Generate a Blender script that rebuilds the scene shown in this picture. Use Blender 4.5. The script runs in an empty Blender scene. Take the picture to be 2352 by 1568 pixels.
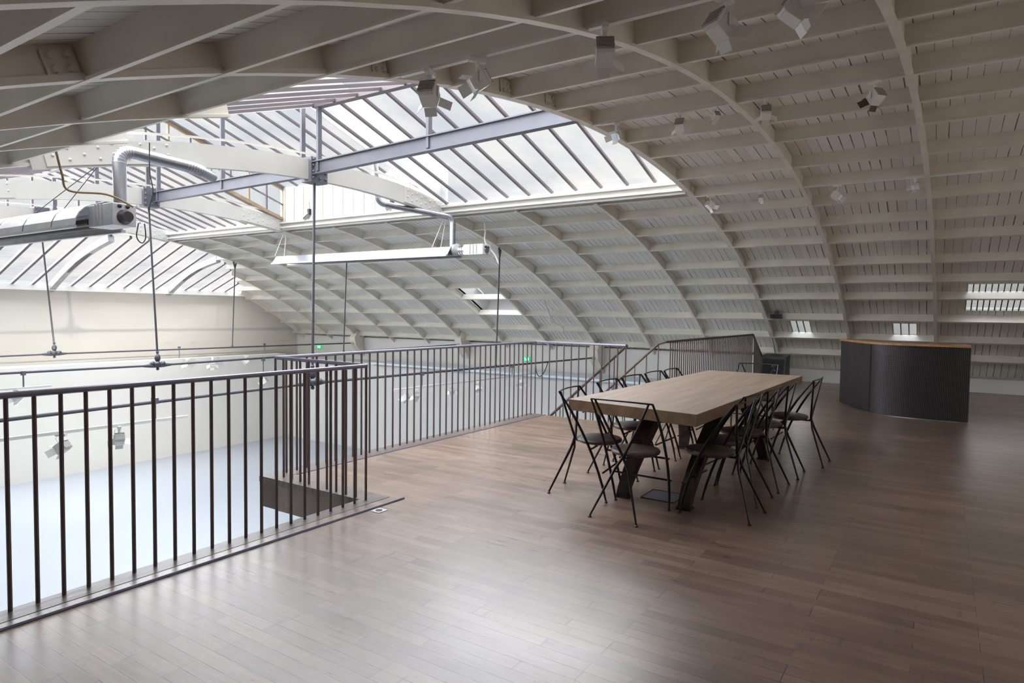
import bpy, bmesh, math, random
from mathutils import Vector, Matrix
random.seed(7)
COL = bpy.context.scene.collection
PI = math.pi
CX, CZ, R0 = 6.95, -12.45, 15.92          # centre line and inner radius of the vault

# ------------------------------------------------------------------ mesh helpers
class MB:
    def __init__(s): s.v = []; s.f = []
    def add(s, vs, fs):
        n = len(s.v); s.v += [tuple(v) for v in vs]; s.f += [tuple(i + n for i in f) for f in fs]; return s
    def box(s, a, b, M=None):
        x0, y0, z0 = a; x1, y1, z1 = b
        vs = [Vector(p) for p in ((x0,y0,z0),(x1,y0,z0),(x1,y1,z0),(x0,y1,z0),(x0,y0,z1),(x1,y0,z1),(x1,y1,z1),(x0,y1,z1))]
        if M is not None: vs = [M @ p for p in vs]
        return s.add(vs, [(0,3,2,1),(4,5,6,7),(0,1,5,4),(1,2,6,5),(2,3,7,6),(3,0,4,7)])
    def prism(s, poly, d, M=None):
        """poly: 3-D points in one plane, extruded by vector d"""
        d = Vector(d); a = [Vector(p) for p in poly]; b = [p + d for p in a]; n = len(a)
        if M is not None: a = [M @ p for p in a]; b = [M @ p for p in b]
        return s.add(a + b, [tuple(range(n))[::-1], tuple(range(n, 2*n))] + [(i, (i+1) % n, n+(i+1) % n, n+i) for i in range(n)])
    def tube(s, pts, r, n=8, cap=True):
        pts = [Vector(p) for p in pts]; rs = r if isinstance(r, (list, tuple)) else [r]*len(pts)
        rings = []; up = None
        for i, p in enumerate(pts):
            t = (pts[min(i+1, len(pts)-1)] - pts[max(i-1, 0)]).normalized()
            if up is None:
                up = Vector((0,0,1)) if abs(t.z) < .9 else Vector((1,0,0))
            x = t.cross(up).normalized(); up = x.cross(t).normalized()
            rings.append([p + (x*math.cos(2*PI*k/n) + up*math.sin(2*PI*k/n))*rs[i] for k in range(n)])
        vs = [v for rg in rings for v in rg]; fs = []
        for i in range(len(pts)-1):
            for k in range(n):
                fs.append((i*n+k, i*n+(k+1) % n, (i+1)*n+(k+1) % n, (i+1)*n+k))
        if cap: fs += [tuple(range(n))[::-1], tuple((len(pts)-1)*n+k for k in range(n))]
        return s.add(vs, fs)
    def bar(s, p, q, w, h, up=(0,0,1)):
        """rectangular bar from p to q, w wide, h deep"""
        p = Vector(p); q = Vector(q); t = (q-p).normalized(); u = Vector(up); x = t.cross(u).normalized(); u = x.cross(t).normalized()
        o = [x*(-w/2)+u*(-h/2), x*(w/2)+u*(-h/2), x*(w/2)+u*(h/2), x*(-w/2)+u*(h/2)]
        return s.add([p+k for k in o] + [q+k for k in o], [(3,2,1,0),(4,5,6,7),(0,1,5,4),(1,2,6,5),(2,3,7,6),(3,0,4,7)])
    def sphere(s, c, r, n=8, m=5, sc=(1,1,1)):
        c = Vector(c); vs = [c+Vector((0,0,r*sc[2]))]; fs = []
        for i in range(1, m):
            a = PI*i/m
            for k in range(n):
                b = 2*PI*k/n; vs.append(c+Vector((r*sc[0]*math.sin(a)*math.cos(b), r*sc[1]*math.sin(a)*math.sin(b), r*sc[2]*math.cos(a))))
        vs.append(c-Vector((0,0,r*sc[2]))); L = len(vs)-1
        for k in range(n):
            fs.append((0, 1+k, 1+(k+1) % n)); fs.append((L, 1+(m-2)*n+(k+1) % n, 1+(m-2)*n+k))
            for i in range(m-2): fs.append((1+i*n+k, 1+(i+1)*n+k, 1+(i+1)*n+(k+1) % n, 1+i*n+(k+1) % n))
        return s.add(vs, fs)
    def lathe(s, prof, c=(0,0,0), n=24):
        c = Vector(c); m = len(prof)
        vs = [c+Vector((r*math.cos(2*PI*k/n), r*math.sin(2*PI*k/n), z)) for k in range(n) for r, z in prof]; fs = []
        for k in range(n):
            for i in range(m-1): fs.append((k*m+i, ((k+1) % n)*m+i, ((k+1) % n)*m+i+1, k*m+i+1))
        fs.append(tuple(k*m+m-1 for k in range(n))); fs.append(tuple(k*m for k in range(n))[::-1])
        return s.add(vs, fs)
    def arc(s, t0, t1, sect, yf, step=1.5, cx=CX, cz=CZ):
        """sweep the section [(dy, r), ...] along the vault arc from t0 to t1 degrees; yf(x) gives the plane"""
        n = max(2, int(abs(t1-t0)/step)+1); k = len(sect); vs = []; fs = []
        for i in range(n+1):
            t = math.radians(t0+(t1-t0)*i/n)
            for dy, r in sect:
                x = cx+r*math.sin(t); vs.append((x, yf(x)+dy, cz+r*math.cos(t)))
        for i in range(n):
            for j in range(k): fs.append((i*k+j, i*k+(j+1) % k, (i+1)*k+(j+1) % k, (i+1)*k+j))
        fs += [tuple(range(k)), tuple(n*k+j for j in range(k))[::-1]]
        return s.add(vs, fs)
    def build(s, name, mat, parent=None, smooth=False, bevel=0):
        me = bpy.data.meshes.new(name); off = Vector((0,0,0))
        if parent is not None: off = WORLD.get(parent.name, Vector((0,0,0)))
        me.from_pydata([Vector(v)-off for v in s.v], [], s.f)
        bm = bmesh.new(); bm.from_mesh(me); bmesh.ops.recalc_face_normals(bm, faces=bm.faces); bm.to_mesh(me); bm.free()
        if smooth:
            for p in me.polygons: p.use_smooth = True
            try: me.set_sharp_from_angle(angle=math.radians(40))
            except Exception: pass
        me.materials.append(mat)
        o = bpy.data.objects.new(name, me); COL.objects.link(o)
        if parent is not None: o.parent = parent; WORLD[o.name] = off
        else: WORLD[o.name] = Vector((0,0,0))
        if bevel:
            b = o.modifiers.new('bevel', 'BEVEL'); b.width = bevel; b.segments = 2; b.limit_method = 'ANGLE'
        return o
WORLD = {}
def I_sect(w, tf, tw, r0, r1):
    """closed T/I section in (dy, r): flange at r0 (inner), web out to r1"""
    return [(-w/2, r0), (w/2, r0), (w/2, r0+tf), (tw/2, r0+tf), (tw/2, r1), (-tw/2, r1), (-tw/2, r0+tf), (-w/2, r0+tf)]
def tag(o, label=None, cat=None, group=None, kind=None):
    if label: o['label'] = label
    if cat: o['category'] = cat
    if group: o['group'] = group
    if kind: o['kind'] = kind
    return o
def thing(name, loc, label=None, cat=None, group=None, kind=None, rz=0):
    o = bpy.data.objects.new(name, None); COL.objects.link(o); o.location = loc; o.rotation_euler = (0,0,rz); o.empty_display_size = .1
    WORLD[o.name] = Vector(loc)
    return tag(o, label, cat, group, kind)
def copy_tree(o, parent=None):
    c = o.copy(); COL.objects.link(c)
    if parent is not None: c.parent = parent
    for ch in list(KIDS.get(o.name, [])): copy_tree(ch, c)
    return c
KIDS = {}
def note_kids(root):
    """remember who hangs under what, before copying"""
    for o in bpy.data.objects:
        if o.parent is not None: KIDS.setdefault(o.parent.name, [])
    KIDS[root.name] = [o for o in bpy.data.objects if o.parent == root]
    for k in KIDS[root.name]: note_kids(k)
def vp(t, r): a = math.radians(t); return (CX+r*math.sin(a), CZ+r*math.cos(a))

# ------------------------------------------------------------------ materials
def mat(name, col, rough=.5, metal=0., spec=.5, bump=None, noise=None, coat=0):
    m = bpy.data.materials.new(name); m.use_nodes = True; nt = m.node_tree; b = nt.nodes['Principled BSDF']
    b.inputs['Base Color'].default_value = (*col, 1); b.inputs['Roughness'].default_value = rough
    b.inputs['Metallic'].default_value = metal; b.inputs['Specular IOR Level'].default_value = spec
    if coat: b.inputs['Coat Weight'].default_value = coat; b.inputs['Coat Roughness'].default_value = .15
    if noise:
        sc, amt = noise[:2]
        tc = nt.nodes.new('ShaderNodeTexCoord'); n = nt.nodes.new('ShaderNodeTexNoise'); n.inputs['Scale'].default_value = sc; n.inputs['Detail'].default_value = 5
        mp = nt.nodes.new('ShaderNodeMapping')
        if len(noise) > 2: mp.inputs['Scale'].default_value = noise[2]
        nt.links.new(tc.outputs['Object'], mp.inputs['Vector']); nt.links.new(mp.outputs['Vector'], n.inputs['Vector'])
        r = nt.nodes.new('ShaderNodeValToRGB'); r.color_ramp.elements[0].position = .3; r.color_ramp.elements[1].position = .7
        r.color_ramp.elements[0].color = (*[c*(1-amt) for c in col], 1); r.color_ramp.elements[1].color = (*[min(1, c*(1+amt)) for c in col], 1)
        nt.links.new(n.outputs['Fac'], r.inputs['Fac']); nt.links.new(r.outputs['Color'], b.inputs['Base Color'])
        if bump:
            bp = nt.nodes.new('ShaderNodeBump'); bp.inputs['Strength'].default_value = bump; bp.inputs['Distance'].default_value = .01
            nt.links.new(n.outputs['Fac'], bp.inputs['Height']); nt.links.new(bp.outputs['Normal'], b.inputs['Normal'])
    return m
def lin(*c): return tuple(((x/255)/12.92 if x/255 <= .04045 else ((x/255+.055)/1.055)**2.4) for x in c)

M_cream = mat('cream_paint', (.71,.67,.595), .5, noise=(3,.08))
M_white = mat('white_paint', (.68,.67,.64), .6, noise=(1.5,.03))
M_wall = mat('plaster_wall', (.60,.565,.51), .8, noise=(.8,.03))
M_hallwall = mat('hall_partition_paint', (.56,.56,.545), .8)
M_board_white = mat('curb_boarding', (.60,.58,.535), .6, noise=(2,.04))
M_greysteel = mat('grey_painted_steel', (.135,.135,.16), .45, noise=(4,.1))
M_bar = mat('glazing_bar_paint', (.16,.13,.14), .5)
M_yellowwood = mat('pine_window_frame', (.34,.25,.155), .6, noise=(6,.2))
M_dark = mat('dark_steel', (.055,.048,.05), .42, .6, noise=(20,.2))
M_rail = mat('blackened_rail_steel', (.11,.078,.075), .5, .1, noise=(12,.15))
M_railtop = mat('sky_tinted_handrail_steel', (.22,.21,.27), .35, .5)  # bluish reflection of the sky is put into the base colour
M_chair = mat('black_chair_tube', (.035,.03,.032), .28, .8)
M_seat = mat('dark_brown_leather', (.060,.042,.040), .33, noise=(30,.3), bump=.3)
M_rust = mat('rusted_leg_steel', (.036,.021,.020), .5, .4, noise=(14,.45), bump=.3)
M_blackbox = mat('black_vinyl', (.018,.016,.018), .45)
M_boxface = mat('speaker_grille_black', (.008,.007,.008), .7)
M_alu = mat('brushed_aluminium', (.36,.37,.40), .3, .95, noise=(8,.08))
M_alu_dull = mat('dull_aluminium', (.50,.50,.53), .4, .8, noise=(5,.1))
M_spot = mat('white_lamp_enamel', (.74,.73,.71), .4)
M_spotdark = mat('lamp_fin_grey', (.30,.29,.28), .5)
M_brownshade = mat('brown_lamp_hood', (.10,.06,.045), .6)
M_chrome = mat('chrome', (.8,.8,.8), .12, 1)
M_tie = mat('tie_rod_paint', (.075,.075,.09), .45, .3)
M_cablewhite = mat('white_cable', (.75,.72,.66), .6)
M_cableblack = mat('black_cable', (.02,.02,.02), .6)
M_cablebrown = mat('brown_cable', (.22,.15,.07), .6)
M_outlet = mat('steel_outlet_plate', (.6,.6,.63), .3, .7)
M_conc = mat('worn_timber_edging', (.125,.10,.092), .32, noise=(7,.35,(1,4,1)), bump=.2)
M_fascia = mat('brown_fascia', (.145,.115,.10), .55, noise=(3,.08))
M_hallfloor = mat('pale_hall_floor', (.31,.335,.37), .35)
M_trimwood = mat('counter_top_oak', (.44,.25,.12), .4, noise=(6,.2,(1,6,1)))

def frosted(name='wired_rooflight_glass', k=1.0):
    m = bpy.data.materials.new(name); m.use_nodes = True; nt = m.node_tree; nt.nodes.remove(nt.nodes['Principled BSDF'])
    out = nt.nodes['Material Output']; tr = nt.nodes.new('ShaderNodeBsdfTransparent'); tl = nt.nodes.new('ShaderNodeBsdfTranslucent'); gl = nt.nodes.new('ShaderNodeBsdfGlossy')
    mx = nt.nodes.new('ShaderNodeMixShader'); m2 = nt.nodes.new('ShaderNodeMixShader'); tc = nt.nodes.new('ShaderNodeTexCoord')
    n = nt.nodes.new('ShaderNodeTexNoise'); n.inputs['Scale'].default_value = .9; n.inputs['Detail'].default_value = 6
    r = nt.nodes.new('ShaderNodeValToRGB'); r.color_ramp.elements[0].position = .35; r.color_ramp.elements[1].position = .62
    r.color_ramp.elements[0].color = (.83*k,.85*k,.87*k,1); r.color_ramp.elements[1].color = (.95*k,.94*k,.93*k,1)
    nt.links.new(tc.outputs['Object'], n.inputs['Vector']); nt.links.new(n.outputs['Fac'], r.inputs['Fac'])
    nt.links.new(r.outputs['Color'], tr.inputs['Color']); nt.links.new(r.outputs['Color'], tl.inputs['Color'])
    mx.inputs[0].default_value = .008; nt.links.new(tr.outputs[0], mx.inputs[1]); nt.links.new(tl.outputs[0], mx.inputs[2])
    gl.inputs['Roughness'].default_value = .2; m2.inputs[0].default_value = .03
    nt.links.new(mx.outputs[0], m2.inputs[1]); nt.links.new(gl.outputs[0], m2.inputs[2]); nt.links.new(m2.outputs[0], out.inputs['Surface'])
    return m
M_glass = frosted()
M_glass_dim = frosted('dimmed_window_glass', .72)  # pane colour darkened to hold down the brightness of the small windows
def emit(name, col, s):
    m = bpy.data.materials.new(name); m.use_nodes = True; b = m.node_tree.nodes['Principled BSDF']
    b.inputs['Base Color'].default_value = (*col,1); b.inputs['Emission Color'].default_value = (*col,1); b.inputs['Emission Strength'].default_value = s; return m
M_exit = emit('green_exit_panel', (.03,.36,.17), .7)
M_exitwhite = emit('white_exit_symbol', (.7,1,.8), .7)

def boards():
    m = bpy.data.materials.new('ceiling_boards'); m.use_nodes = True; nt = m.node_tree; b = nt.nodes['Principled BSDF']
    L = nt.links; N = nt.nodes.new
    tc = N('ShaderNodeTexCoord'); sp = N('ShaderNodeSeparateXYZ'); L.new(tc.outputs['Object'], sp.inputs[0])
    d = N('ShaderNodeMath'); d.operation = 'DIVIDE'; d.inputs[1].default_value = .118; L.new(sp.outputs['Y'], d.inputs[0])
    fr = N('ShaderNodeMath'); fr.operation = 'FRACT'; L.new(d.outputs[0], fr.inputs[0])
    fl = N('ShaderNodeMath'); fl.operation = 'FLOOR'; L.new(d.outputs[0], fl.inputs[0])
    wn = N('ShaderNodeTexWhiteNoise'); wn.noise_dimensions = '1D'; L.new(fl.outputs[0], wn.inputs['W'])
    # gap width varies from joint to joint
    gw = N('ShaderNodeMapRange'); gw.inputs['To Min'].default_value = .03; gw.inputs['To Max'].default_value = .10; L.new(wn.outputs['Value'], gw.inputs['Value'])
    ns = N('ShaderNodeTexNoise'); ns.inputs['Scale'].default_value = 2.2; L.new(tc.outputs['Object'], ns.inputs['Vector'])
    g2 = N('ShaderNodeMath'); g2.operation = 'MULTIPLY'; L.new(gw.outputs[0], g2.inputs[0])
    nr = N('ShaderNodeMapRange'); nr.inputs['From Min'].default_value = .35; nr.inputs['From Max'].default_value = .65; nr.inputs['To Min'].default_value = .4; nr.inputs['To Max'].default_value = 1.4; L.new(ns.outputs['Fac'], nr.inputs['Value']); L.new(nr.outputs[0], g2.inputs[1])
    lt = N('ShaderNodeMath'); lt.operation = 'LESS_THAN'; L.new(fr.outputs[0], lt.inputs[0]); L.new(g2.outputs[0], lt.inputs[1])
    tint = N('ShaderNodeMixRGB'); tint.inputs[1].default_value = (.66,.63,.57,1); tint.inputs[2].default_value = (.75,.73,.69,1); L.new(wn.outputs['Value'], tint.inputs[0])
    mx = N('ShaderNodeMixRGB'); L.new(lt.outputs[0], mx.inputs[0]); L.new(tint.outputs[0], mx.inputs[1]); mx.inputs[2].default_value = (.12,.10,.085,1)
    L.new(mx.outputs[0], b.inputs['Base Color']); b.inputs['Roughness'].default_value = .6
    bp = N('ShaderNodeBump'); bp.inputs['Strength'].default_value = .6; bp.inputs['Distance'].default_value = .01; bp.invert = True; L.new(lt.outputs[0], bp.inputs['Height']); L.new(bp.outputs['Normal'], b.inputs['Normal'])
    return m
M_boards = boards()

def planks():
    m = bpy.data.materials.new('parquet_planks'); m.use_nodes = True; nt = m.node_tree; b = nt.nodes['Principled BSDF']; L = nt.links; N = nt.nodes.new
    tc = N('ShaderNodeTexCoord'); mp = N('ShaderNodeMapping'); mp.inputs['Rotation'].default_value = (0,0,PI/2); mp.inputs['Location'].default_value = (60,60,0); L.new(tc.outputs['Object'], mp.inputs['Vector'])
    br = N('ShaderNodeTexBrick'); br.inputs['Scale'].default_value = 1; br.inputs['Brick Width'].default_value = .70; br.inputs['Row Height'].default_value = .078
    br.inputs['Mortar Size'].default_value = .0021; br.inputs['Mortar Smooth'].default_value = .3; br.offset = .37; br.offset_frequency = 3; br.inputs['Bias'].default_value = 0
    br.inputs['Color1'].default_value = (.0,.0,.0,1); br.inputs['Color2'].default_value = (1,1,1,1); br.inputs['Mortar'].default_value = (.5,.5,.5,1)
    L.new(mp.outputs[0], br.inputs['Vector'])
    rp = N('ShaderNodeValToRGB'); e = rp.color_ramp.elements; e[0].position = .0; e[0].color = (.140,.090,.064,1); e[1].position = 1; e[1].color = (.215,.147,.108,1)
    e2 = e.new(.5); e2.color = (.180,.120,.086,1)
    L.new(br.outputs['Color'], rp.inputs['Fac'])
    m2 = N('ShaderNodeMapping'); m2.inputs['Scale'].default_value = (22,1.6,1); L.new(tc.outputs['Object'], m2.inputs['Vector'])
    gr = N('ShaderNodeTexNoise'); gr.inputs['Scale'].default_value = 2; gr.inputs['Detail'].default_value = 8; L.new(m2.outputs[0], gr.inputs['Vector'])
    ov = N('ShaderNodeMixRGB'); ov.blend_type = 'OVERLAY'; ov.inputs[0].default_value = .45; L.new(rp.outputs[0], ov.inputs[1]); L.new(gr.outputs['Fac'], ov.inputs[2])
    ds = N('ShaderNodeMixRGB'); ds.inputs[2].default_value = (.035,.026,.022,1); L.new(ov.outputs[0], ds.inputs[1]); 
    brk = N('ShaderNodeTexNoise'); brk.inputs['Scale'].default_value = 5; L.new(tc.outputs['Object'], brk.inputs['Vector'])
    bk = N('ShaderNodeMapRange'); bk.inputs['From Min'].default_value = .42; bk.inputs['From Max'].default_value = .6; bk.inputs['To Min'].default_value = .25; L.new(brk.outputs['Fac'], bk.inputs['Value'])
    mm = N('ShaderNodeMath'); mm.operation = 'MULTIPLY'; L.new(br.outputs['Fac'], mm.inputs[0]); L.new(bk.outputs[0], mm.inputs[1])
    L.new(mm.outputs[0], ds.inputs[0])
    # fine scratches and wear
    sc = N('ShaderNodeTexNoise'); sc.inputs['Scale'].default_value = 34; sc.inputs['Detail'].default_value = 4; L.new(tc.outputs['Object'], sc.inputs['Vector'])
    sr = N('ShaderNodeMapRange'); sr.inputs['From Min'].default_value = .665; sr.inputs['From Max'].default_value = .71; L.new(sc.outputs['Fac'], sr.inputs['Value'])
    s2 = N('ShaderNodeMixRGB'); s2.inputs[2].default_value = (.06,.05,.05,1); L.new(ds.outputs[0], s2.inputs[1]); sm = N('ShaderNodeMath'); sm.operation = 'MULTIPLY'; sm.inputs[1].default_value = .6; L.new(sr.outputs[0], sm.inputs[0]); L.new(sm.outputs[0], s2.inputs[0])
    # broad worn and grubby areas, long faint scuffs
    mo = N('ShaderNodeTexNoise'); mo.inputs['Scale'].default_value = .9; mo.inputs['Detail'].default_value = 9; mo.inputs['Roughness'].default_value = .7; L.new(tc.outputs['Object'], mo.inputs['Vector'])
    mr = N('ShaderNodeMapRange'); mr.inputs['From Min'].default_value = .3; mr.inputs['From Max'].default_value = .7; mr.inputs['To Min'].default_value = .70; mr.inputs['To Max'].default_value = 1.28; L.new(mo.outputs['Fac'], mr.inputs['Value'])
    mu = N('ShaderNodeMixRGB'); mu.blend_type = 'MULTIPLY'; mu.inputs[0].default_value = 1; L.new(s2.outputs[0], mu.inputs[1]); L.new(mr.outputs[0], mu.inputs[2])
    sv = N('ShaderNodeMapping'); sv.inputs['Scale'].default_value = (1.2,6.5,1); sv.inputs['Rotation'].default_value = (0,0,.9); L.new(tc.outputs['Object'], sv.inputs['Vector'])
    sn = N('ShaderNodeTexNoise'); sn.inputs['Scale'].default_value = 3.2; sn.inputs['Detail'].default_value = 6; L.new(sv.outputs[0], sn.inputs['Vector'])
    sq = N('ShaderNodeMapRange'); sq.inputs['From Min'].default_value = .64; sq.inputs['From Max'].default_value = .69; sq.inputs['To Max'].default_value = .45; L.new(sn.outputs['Fac'], sq.inputs['Value'])
    s3 = N('ShaderNodeMixRGB'); s3.inputs[2].default_value = (.07,.055,.05,1); L.new(sq.outputs[0], s3.inputs[0]); L.new(mu.outputs[0], s3.inputs[1])
    L.new(s3.outputs[0], b.inputs['Base Color'])
    rr = N('ShaderNodeMapRange'); rr.inputs['To Min'].default_value = .15; rr.inputs['To Max'].default_value = .34; L.new(gr.outputs['Fac'], rr.inputs['Value'])
    rn = N('ShaderNodeTexNoise'); rn.inputs['Scale'].default_value = 1.1; rn.inputs['Detail'].default_value = 4; L.new(tc.outputs['Object'], rn.inputs['Vector'])
    ra = N('ShaderNodeMath'); ra.operation = 'MULTIPLY_ADD'; ra.inputs[1].default_value = .16; L.new(rn.outputs['Fac'], ra.inputs[0]); L.new(rr.outputs[0], ra.inputs[2])
    L.new(ra.outputs[0], b.inputs['Roughness']); b.inputs['Specular IOR Level'].default_value = .7; b.inputs['Coat Weight'].default_value = .35; b.inputs['Coat Roughness'].default_value = .27
    bp = N('ShaderNodeBump'); bp.inputs['Strength'].default_value = .25; bp.inputs['Distance'].default_value = .004; bp.invert = True; L.new(br.outputs['Fac'], bp.inputs['Height']); L.new(bp.outputs['Normal'], b.inputs['Normal'])
    return m
M_floor = planks()

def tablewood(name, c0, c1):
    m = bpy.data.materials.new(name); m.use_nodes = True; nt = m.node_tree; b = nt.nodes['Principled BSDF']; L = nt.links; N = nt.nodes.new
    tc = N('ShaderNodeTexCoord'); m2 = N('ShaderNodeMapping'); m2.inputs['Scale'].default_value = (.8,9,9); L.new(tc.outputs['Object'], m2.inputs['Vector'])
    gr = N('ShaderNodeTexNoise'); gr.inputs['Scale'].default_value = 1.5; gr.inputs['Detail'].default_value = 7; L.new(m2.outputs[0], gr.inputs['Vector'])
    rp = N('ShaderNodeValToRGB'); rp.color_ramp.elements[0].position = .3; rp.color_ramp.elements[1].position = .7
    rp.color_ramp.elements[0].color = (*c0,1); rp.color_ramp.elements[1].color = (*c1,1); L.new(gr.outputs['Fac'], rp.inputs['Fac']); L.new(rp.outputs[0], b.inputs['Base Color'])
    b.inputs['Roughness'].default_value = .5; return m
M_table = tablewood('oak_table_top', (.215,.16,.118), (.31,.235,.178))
def perforated():
    m = bpy.data.materials.new('perforated_steel_sheet'); m.use_nodes = True; nt = m.node_tree; b = nt.nodes['Principled BSDF']; L = nt.links; N = nt.nodes.new
    tc = N('ShaderNodeTexCoord'); mp = N('ShaderNodeMapping'); mp.inputs['Scale'].default_value = (1,1,1); L.new(tc.outputs['UV'], mp.inputs['Vector'])
    ck = N('ShaderNodeTexVoronoi'); ck.inputs['Scale'].default_value = 1; ck.inputs['Randomness'].default_value = 0; L.new(mp.outputs[0], ck.inputs['Vector'])
    lt = N('ShaderNodeMath'); lt.operation = 'LESS_THAN'; lt.inputs[1].default_value = .3; L.new(ck.outputs['Distance'], lt.inputs[0])
    mx = N('ShaderNodeMixRGB'); mx.inputs[1].default_value = (.085,.075,.08,1); mx.inputs[2].default_value = (.006,.005,.006,1); L.new(lt.outputs[0], mx.inputs[0]); L.new(mx.outputs[0], b.inputs['Base Color'])
    b.inputs['Metallic'].default_value = .7; b.inputs['Roughness'].default_value = .38; return m
M_perf = perforated()

# ------------------------------------------------------------------ camera
cam = bpy.data.cameras.new('camera'); co = bpy.data.objects.new('camera', cam); COL.objects.link(co)
cam.sensor_width = 36; cam.lens = 36*1496.3/2352; cam.clip_start = .05; cam.clip_end = 200
yaw, pit, rol = .98872, -.045166, .012803
f = Vector((math.sin(yaw)*math.cos(pit), math.cos(yaw)*math.cos(pit), math.sin(pit))); r = Vector((math.cos(yaw), -math.sin(yaw), 0)); u = r.cross(f)
r2 = r*math.cos(rol)+u*math.sin(rol); u2 = -r*math.sin(rol)+u*math.cos(rol)
co.matrix_world = Matrix(((r2.x,u2.x,-f.x,0),(r2.y,u2.y,-f.y,0),(r2.z,u2.z,-f.z,1.5),(0,0,0,1)))
bpy.context.scene.camera = co

# ------------------------------------------------------------------ floor of the gallery, its edges
Y0 = -6.0; XL, XR = -2.9, 16.35; HZ = -3.1
fl = MB()
for a, b in (((-2.75,Y0,-.28),(3.62,3.66,0)), ((3.62,Y0,-.28),(8.2,4.86,0)), ((8.2,Y0,-.28),(16.25,3.5,0))): fl.box(a, b)
floor = fl.build('floor', M_floor); floor['kind'] = 'structure'
def struct(m, name, mt, **k): o = m.build(name, mt, **k); o['kind'] = 'structure'; return o
struct(MB().box((-2.75,3.66,-.28),(3.62,3.80,.002)), 'trim_1', M_conc)
struct(MB().box((3.60,3.66,-.05),(3.80,5.07,.003)), 'trim_2', M_conc)
struct(MB().box((3.80,4.86,-.28),(8.22,5.07,.002)), 'trim_3', M_conc)
struct(MB().box((3.63,3.66,-.28),(3.80,5.07,-.05)), 'trim_4', M_fascia)
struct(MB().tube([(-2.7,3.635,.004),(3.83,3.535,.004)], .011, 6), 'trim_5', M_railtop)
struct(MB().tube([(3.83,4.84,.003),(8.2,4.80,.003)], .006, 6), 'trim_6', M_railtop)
struct(MB().box((9.6,3.5,-.28),(16.25,3.62,.002)), 'trim_7', M_conc)
# hall
struct(MB().box((XL,3.0,HZ-.1),(XR+.1,20.7,HZ)), 'floor', M_hallfloor)
struct(MB().box((XL-.2,20.6,HZ),(XR+.3,20.8,2.07)), 'wall_back', M_wall)
struct(MB().box((XL-.2,20.4,1.93),(14.2,20.62,2.07)), 'trim_8', M_white)
struct(MB().box((16.32,3.6,HZ),(16.5,20.6,.55)), 'wall_right', M_white)
struct(MB().box((XL-.2,Y0,HZ),(XL-.05,20.6,.8)), 'wall_left', M_white)
struct(MB().box((6.0,19.8,HZ),(15.2,20.0,-.10)), 'wall_partition', M_hallwall)
struct(MB().box((15.2,5.2,HZ),(16.1,20.0,-.22)), 'wall_side', M_hallwall)
struct(MB().box((15.05,5.2,-.24),(16.2,15.4,-.18)), 'trim_9', mat('sky_tinted_ledge', (.62,.70,.76), .5))  # blue cast of the sky light is put into the ledge colour
# under the gallery
struct(MB().box((XL,3.0,HZ),(XR,3.1,-.28)), 'wall_front', M_white)
# knee wall and skirting on the right
struct(MB().box((16.12,Y0,0),(16.32,3.6,.25)), 'wall_knee', M_white)
struct(MB().box((16.09,Y0,.25),(16.95,3.6,.28)), 'trim_10', M_white)
struct(MB().box((16.105,Y0,.0),(16.12,3.6,.16)), 'baseboard_right', M_white)
# rear wall far behind the viewpoint, its unseen glazing added for fill daylight
rw = MB()
rw.box((XL,Y0-.2,-.3),(XR+.1,Y0,.9)); rw.box((XL,Y0-.2,.9),(1.5,Y0,3.8)); rw.box((12.5,Y0-.2,.9),(XR+.1,Y0,3.8)); rw.box((1.5,Y0-.2,2.8),(12.5,Y0,3.8))
struct(rw, 'wall_rear', M_wall)
w = thing('window_1', (7,Y0-.1,.9), kind='structure')
MB().box((1.5,Y0-.12,.9),(12.5,Y0-.11,2.8)).build('pane', M_glass, w)
for i in range(12): MB().box((1.5+i*.98,Y0-.15,.9),(1.54+i*.98,Y0-.08,2.8)).build('mullion', M_bar, w)

# ------------------------------------------------------------------ vault shell (boards)
RB = 16.09
TL, TR = -15.0, 9.0
def zpl(y): return 3.30-(y-17.1)*.357          # sloped end glazing
def yend(t):
    z = CZ+RB*math.cos(math.radians(t))
    return 20.6 if z < 2.06 else min(20.6, 17.1+(3.30-z)/.357) if z < 3.3 else 17.1
wins = [(30.7,33.25,2.36,2.76), (30.8,33.1,.40,.82), (25.4,28.9,-4.20,-.36), (24.6,30.4,9.47,10.85)]
ts = sorted(set([round(-38+i*1.5, 3) for i in range(0, 54)] + [TL, TR, 39.8] + [q for wdw in wins for q in wdw[:2]]))
ts = [t for t in ts if -38 <= t <= 39.8]
ys = sorted(set([Y0, -5.4, -3.0, 3.2, 17.1] + [q for wdw in wins for q in wdw[2:]]))
sh = MB()
def shell_quad(t0, t1, ya, yb, yc, yd):
    """ya..yb at t0, yc..yd at t1"""
    P = []
    for r in (RB, RB+.05):
        for t, y in ((t0,ya),(t0,yb),(t1,yd),(t1,yc)):
            x, z = vp(t, r); P.append((x, y, z))
    sh.add(P, [(0,1,2,3),(7,6,5,4),(0,4,5,1),(1,5,6,2),(2,6,7,3),(3,7,4,0)])
for i in range(len(ts)-1):
    t0, t1 = ts[i], ts[i+1]; tm = (t0+t1)/2
    for j in range(len(ys)-1):
        y0, y1 = ys[j], ys[j+1]; ym = (y0+y1)/2
        if TL < tm < TR and (ym > 3.2 or -5.4 < ym < -3.0): continue
        if any(a < tm < b and c < ym < d for a, b, c, d in wins): continue
        shell_quad(t0, t1, y0, y1, y0, y1)
    if not (TL < tm < TR):
        a, b = yend(t0), yend(t1)
        if max(a, b) > 17.11: shell_quad(t0, t1, 17.1, max(a,17.101), 17.1, max(b,17.101))
ceil = struct(sh, 'ceiling', M_boards)

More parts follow.
